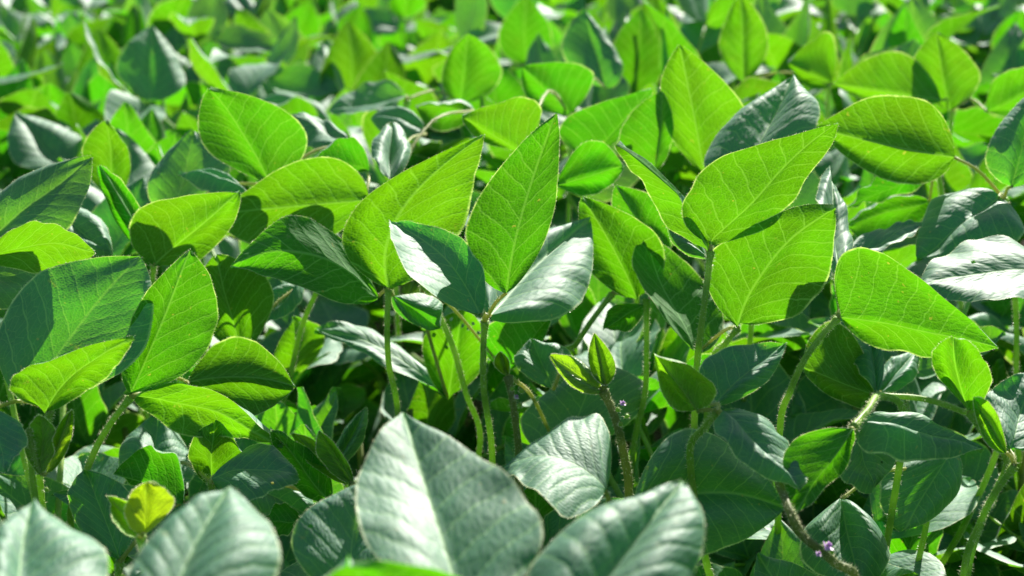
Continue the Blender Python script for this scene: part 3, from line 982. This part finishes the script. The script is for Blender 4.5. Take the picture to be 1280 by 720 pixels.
# ------------------------------------------------------------------ the crop around them
GROUP_NEAR = "soybean plants filling the gaps between the sharp ones"
GROUP_ROWS = "blurred soybean plants of the rows behind"
LABEL_NEAR = "leafy soybean plant in the shade between and beneath the sharply seen ones"
LABEL_ROWS = "soft blurred soybean plant standing in the dense sunlit rows behind the sharp ones"


def canopy(x, y):
    return 0.690 + 0.030 * max(-1, min(1, x / (0.36 * y + .1))) + 0.012 * noise.noise(Vector((x * 1.3, y * 1.3, 3)))


def plan_plant(rng, height, nleaf, big=1.0, drop=0.085, low=0):
    leaves = []
    az = rng.uniform(0, 6.28)
    for i in range(nleaf):
        f = 1 - i * drop
        az += math.pi + rng.uniform(-.8, .8)
        leaves.append(trifoliate_plan(rng, Vector((0, 0, (height - .17) * f)), az, rng.uniform(.11, .19), rng.uniform(30, 78) - i * 4, big, low))
    return leaves


def copy_tree(o, parent=None):
    c = o.copy()
    COL.objects.link(c)
    if parent is not None:
        c.parent = parent
    for ch in list(o.children):
        copy_tree(ch, c)
    return c


def make_proto(seed, nleaf, fine):
    rng = random.Random(seed)
    e = link("soybean_plant", None)
    e.empty_display_size = 0.05
    H = 0.67
    mb = MB()
    tube(mb, smooth_line([Vector((0, 0, -.01)), Vector((.004, 0, .25)), Vector((0, .004, H - .17))], 4), .004, .0025, 6, 0)
    mb.build("stem", [M_STEM], e)
    for line, J, arms, mats in plan_plant(rng, H, nleaf, 1.34, 0.045, 1):
        mb = MB()
        tube(mb, line, .0021, .0017, 6, 0)
        for b in arms:
            tube(mb, [J, J.lerp(b, .5), b], .0013, .001, 5, 0)
        st = mb.build("leaf_stalk", [M_STALK], e)
        for m in mats:
            o = link("leaflet", rng.choice(STOCK), st)
            o.matrix_local = m
    return e


def flat_mesh(seed, nleaf):
    """the same plant as one mesh, for copies too small to show their parts"""
    rng = random.Random(seed)
    mb = MB()
    H = 0.67
    tube(mb, [Vector((0, 0, -.01)), Vector((.004, 0, .25)), Vector((0, .004, H - .17))], .004, .0025, 5, 1)
    for line, J, arms, mats in plan_plant(rng, H, nleaf, 1.34, 0.045, 1):
        tube(mb, line, .0021, .0017, 5, 1)
        for m in mats:
            src = rng.choice(STOCK_MB)
            b0 = len(mb.v)
            mb.v += [m @ q for q in src.v]
            kk = 0
            for fidx, mi in zip(src.f, src.mi):
                nn = len(fidx)
                mb.face([b0 + z for z in fidx], 0, src.uv[kk:kk + nn], src.ue[kk:kk + nn])
                kk += nn
    return mb.mesh("soybean_plant", [M_LEAF, M_STALK])


protos = [make_proto(500 + i, 8, False) for i in range(8)]
used = [False] * len(protos)
flats = [flat_mesh(700 + i, 8) for i in range(6)]
gr = random.Random(21)
rows_far = []
n_near = n_mid = n_far = 0
y = 0.15
while y < 7.4:
    step = 0.17 if y < 0.75 else 0.14 if y < 1.45 else 0.17 if y < 1.75 else 0.26
    half = 0.40 * y + 0.34
    x = -half
    while x < half:
        px, py = x + gr.uniform(-.05, .05), y + gr.uniform(-.05, .05)
        hgt = canopy(px, py) + gr.uniform(-.05, .045)
        dist = py
        if dist < 1.75:
            if not any((Vector((px, py, 0)) - p.base).length < 0.05 for p in PLANTS):
                e = None
                for line, J, arms, mats in plan_plant(gr, hgt - (0.05 if dist < 1.0 else .02), 11 if dist < 1.2 else 8, 1.0 if dist < 1.2 else 1.15):
                    base = Vector((px, py, 0))
                    if not behind([base + m @ Vector((0, f, 0)) for m in mats for f in (0, .05, .1)]):
                        continue
                    if e is None:
                        e = link("soybean_plant", None)
                        e.location = base
                        e.empty_display_size = .05
                        tag(e, LABEL_NEAR, "soybean plant", GROUP_NEAR)
                        mb = MB()
                        tube(mb, smooth_line([Vector((0, 0, -.01)), Vector((.004, 0, .25)), Vector((0, 0, hgt - .2))], 4), .004, .0025, 7, 0)
                        mb.build("stem", [M_STEM], e)
                        n_near += 1
                    mb = MB()
                    tube(mb, line, .0021, .0017, 7, 0, hair=500, rng=gr)
                    for b2 in arms:
                        tube(mb, [J, J.lerp(b2, .5), b2], .0013, .001, 6, 0)
                    st = mb.build("leaf_stalk", [M_STALK, M_HAIR], e)
                    for m in mats:
                        o = link("leaflet", gr.choice(STOCK_FINE), st)
                        o.matrix_local = m
        else:
            sc = hgt / 0.67
            if dist < 4.6:
                i = gr.randrange(len(protos))
                o = copy_tree(protos[i]) if used[i] else protos[i]
                used[i] = True
                n_mid += 1
            else:
                rows_far.append((px, py, gr.uniform(0, 6.28), sc, gr.randrange(len(flats))))
                x += step
                continue
            o.location = (px, py, 0)
            o.rotation_euler = (0, 0, gr.uniform(0, 6.28))
            o.scale = (1.0, 1.0, sc)
            tag(o, LABEL_ROWS, "soybean plant", GROUP_ROWS)
        x += step
    y += step

# farther than that nobody could count them: one mass of crop to the end of what can be seen
y = 7.4
while y < 26:
    step = 0.34 + (y - 7.4) * 0.03
    half = 0.40 * y + 0.6
    x = -half
    while x < half:
        rows_far.append((x + gr.uniform(-.1, .1), y + gr.uniform(-.1, .1), gr.uniform(0, 6.28), 1.0 + gr.uniform(-.06, .06), gr.randrange(len(flats))))
        x += step
    y += step
# the same crop, unseen around and behind the camera, added to shade lower leaves
y = -1.7
while y < 4.6:
    x = -2.6
    while x < 2.6:
        qx, qy = x + gr.uniform(-.07, .07), y + gr.uniform(-.07, .07)
        if (y < 0.1 and abs(x) < 1.6) or (y >= 0.1 and 0.40 * y + 0.40 < abs(x) < 0.40 * y + 1.1):
            if qx * qx + qy * qy > 0.10 ** 2:
                rows_far.append((qx, qy, gr.uniform(0, 6.28), (canopy(qx, max(qy, .3)) - .03 + gr.uniform(-.04, .03)) / .67, gr.randrange(len(flats))))
        x += .22
    y += .22
src = []
import numpy as np
for me in flats:
    nvv, npo, nlo = len(me.vertices), len(me.polygons), len(me.loops)
    co = np.empty(nvv * 3, 'f'); me.vertices.foreach_get("co", co)
    lv = np.empty(nlo, 'i'); me.loops.foreach_get("vertex_index", lv)
    ls = np.empty(npo, 'i'); me.polygons.foreach_get("loop_start", ls)
    mi = np.empty(npo, 'i'); me.polygons.foreach_get("material_index", mi)
    u1 = np.empty(nlo * 2, 'f'); me.uv_layers["leaf"].data.foreach_get("uv", u1)
    u2 = np.empty(nlo * 2, 'f'); me.uv_layers["edge"].data.foreach_get("uv", u2)
    src.append((co.reshape(-1, 3), lv, ls, mi, u1, u2))
V, LV, LS, MI, U1, U2 = [], [], [], [], [], []
vo_ = lo_ = 0
for px, py, rz, sc, i in rows_far:
    co, lv, ls, mi, u1, u2 = src[i]
    c, s = math.cos(rz), math.sin(rz)
    q = np.stack([co[:, 0] * c - co[:, 1] * s + px, co[:, 0] * s + co[:, 1] * c + py, co[:, 2] * sc], 1)
    V.append(q); LV.append(lv + vo_); LS.append(ls + lo_); MI.append(mi); U1.append(u1); U2.append(u2)
    vo_ += len(co); lo_ += len(lv)
V, LV, LS, MI, U1, U2 = (np.concatenate(q) for q in (V, LV, LS, MI, U1, U2))
me = bpy.data.meshes.new("soybean_crop")
me.vertices.add(len(V)); me.vertices.foreach_set("co", V.astype('f').ravel())
me.loops.add(len(LV)); me.loops.foreach_set("vertex_index", LV.astype('i'))
me.polygons.add(len(LS)); me.polygons.foreach_set("loop_start", LS.astype('i'))
me.materials.append(M_LEAF); me.materials.append(M_STALK)
me.polygons.foreach_set("material_index", MI.astype('i'))
for nm, dat in (("leaf", U1), ("edge", U2)):
    l = me.uv_layers.new(name=nm)
    l.data.foreach_set("uv", dat)
me.update(calc_edges=True)
me.validate()
me.polygons.foreach_set("use_smooth", [True] * len(me.polygons))
crop = link("soybean_crop", me)
tag(crop, "mass of distant soybean crop fading into blur beyond the rows, with unseen shading plants around the camera", "soybean crop", None, "stuff")

# ------------------------------------------------------------------ the ground
mb = MB()
NG = 60
ext = 400.0
xs = [math.copysign(abs(t) ** 2.6, t) * ext for t in [(-1 + 2 * i / NG) for i in range(NG + 1)]]
for yy in xs:
    for xx in xs:
        mb.v.append(Vector((xx, yy + 2, 0.012 * noise.noise(Vector((xx * 2, yy * 2, 0))))))
for j in range(NG):
    for i in range(NG):
        a0 = j * (NG + 1) + i
        mb.face([a0, a0 + 1, a0 + NG + 2, a0 + NG + 1])
g = mb.build("ground", [M_SOIL])
tag(g, "bare brown soil under the soybean rows", "ground", None, "structure")
print("COUNT hero", len(PLANTS), "near", n_near, "mid", n_mid, "far", n_far, "mass", len(rows_far), "objects", len(bpy.data.objects), "crop faces", len(me.polygons))
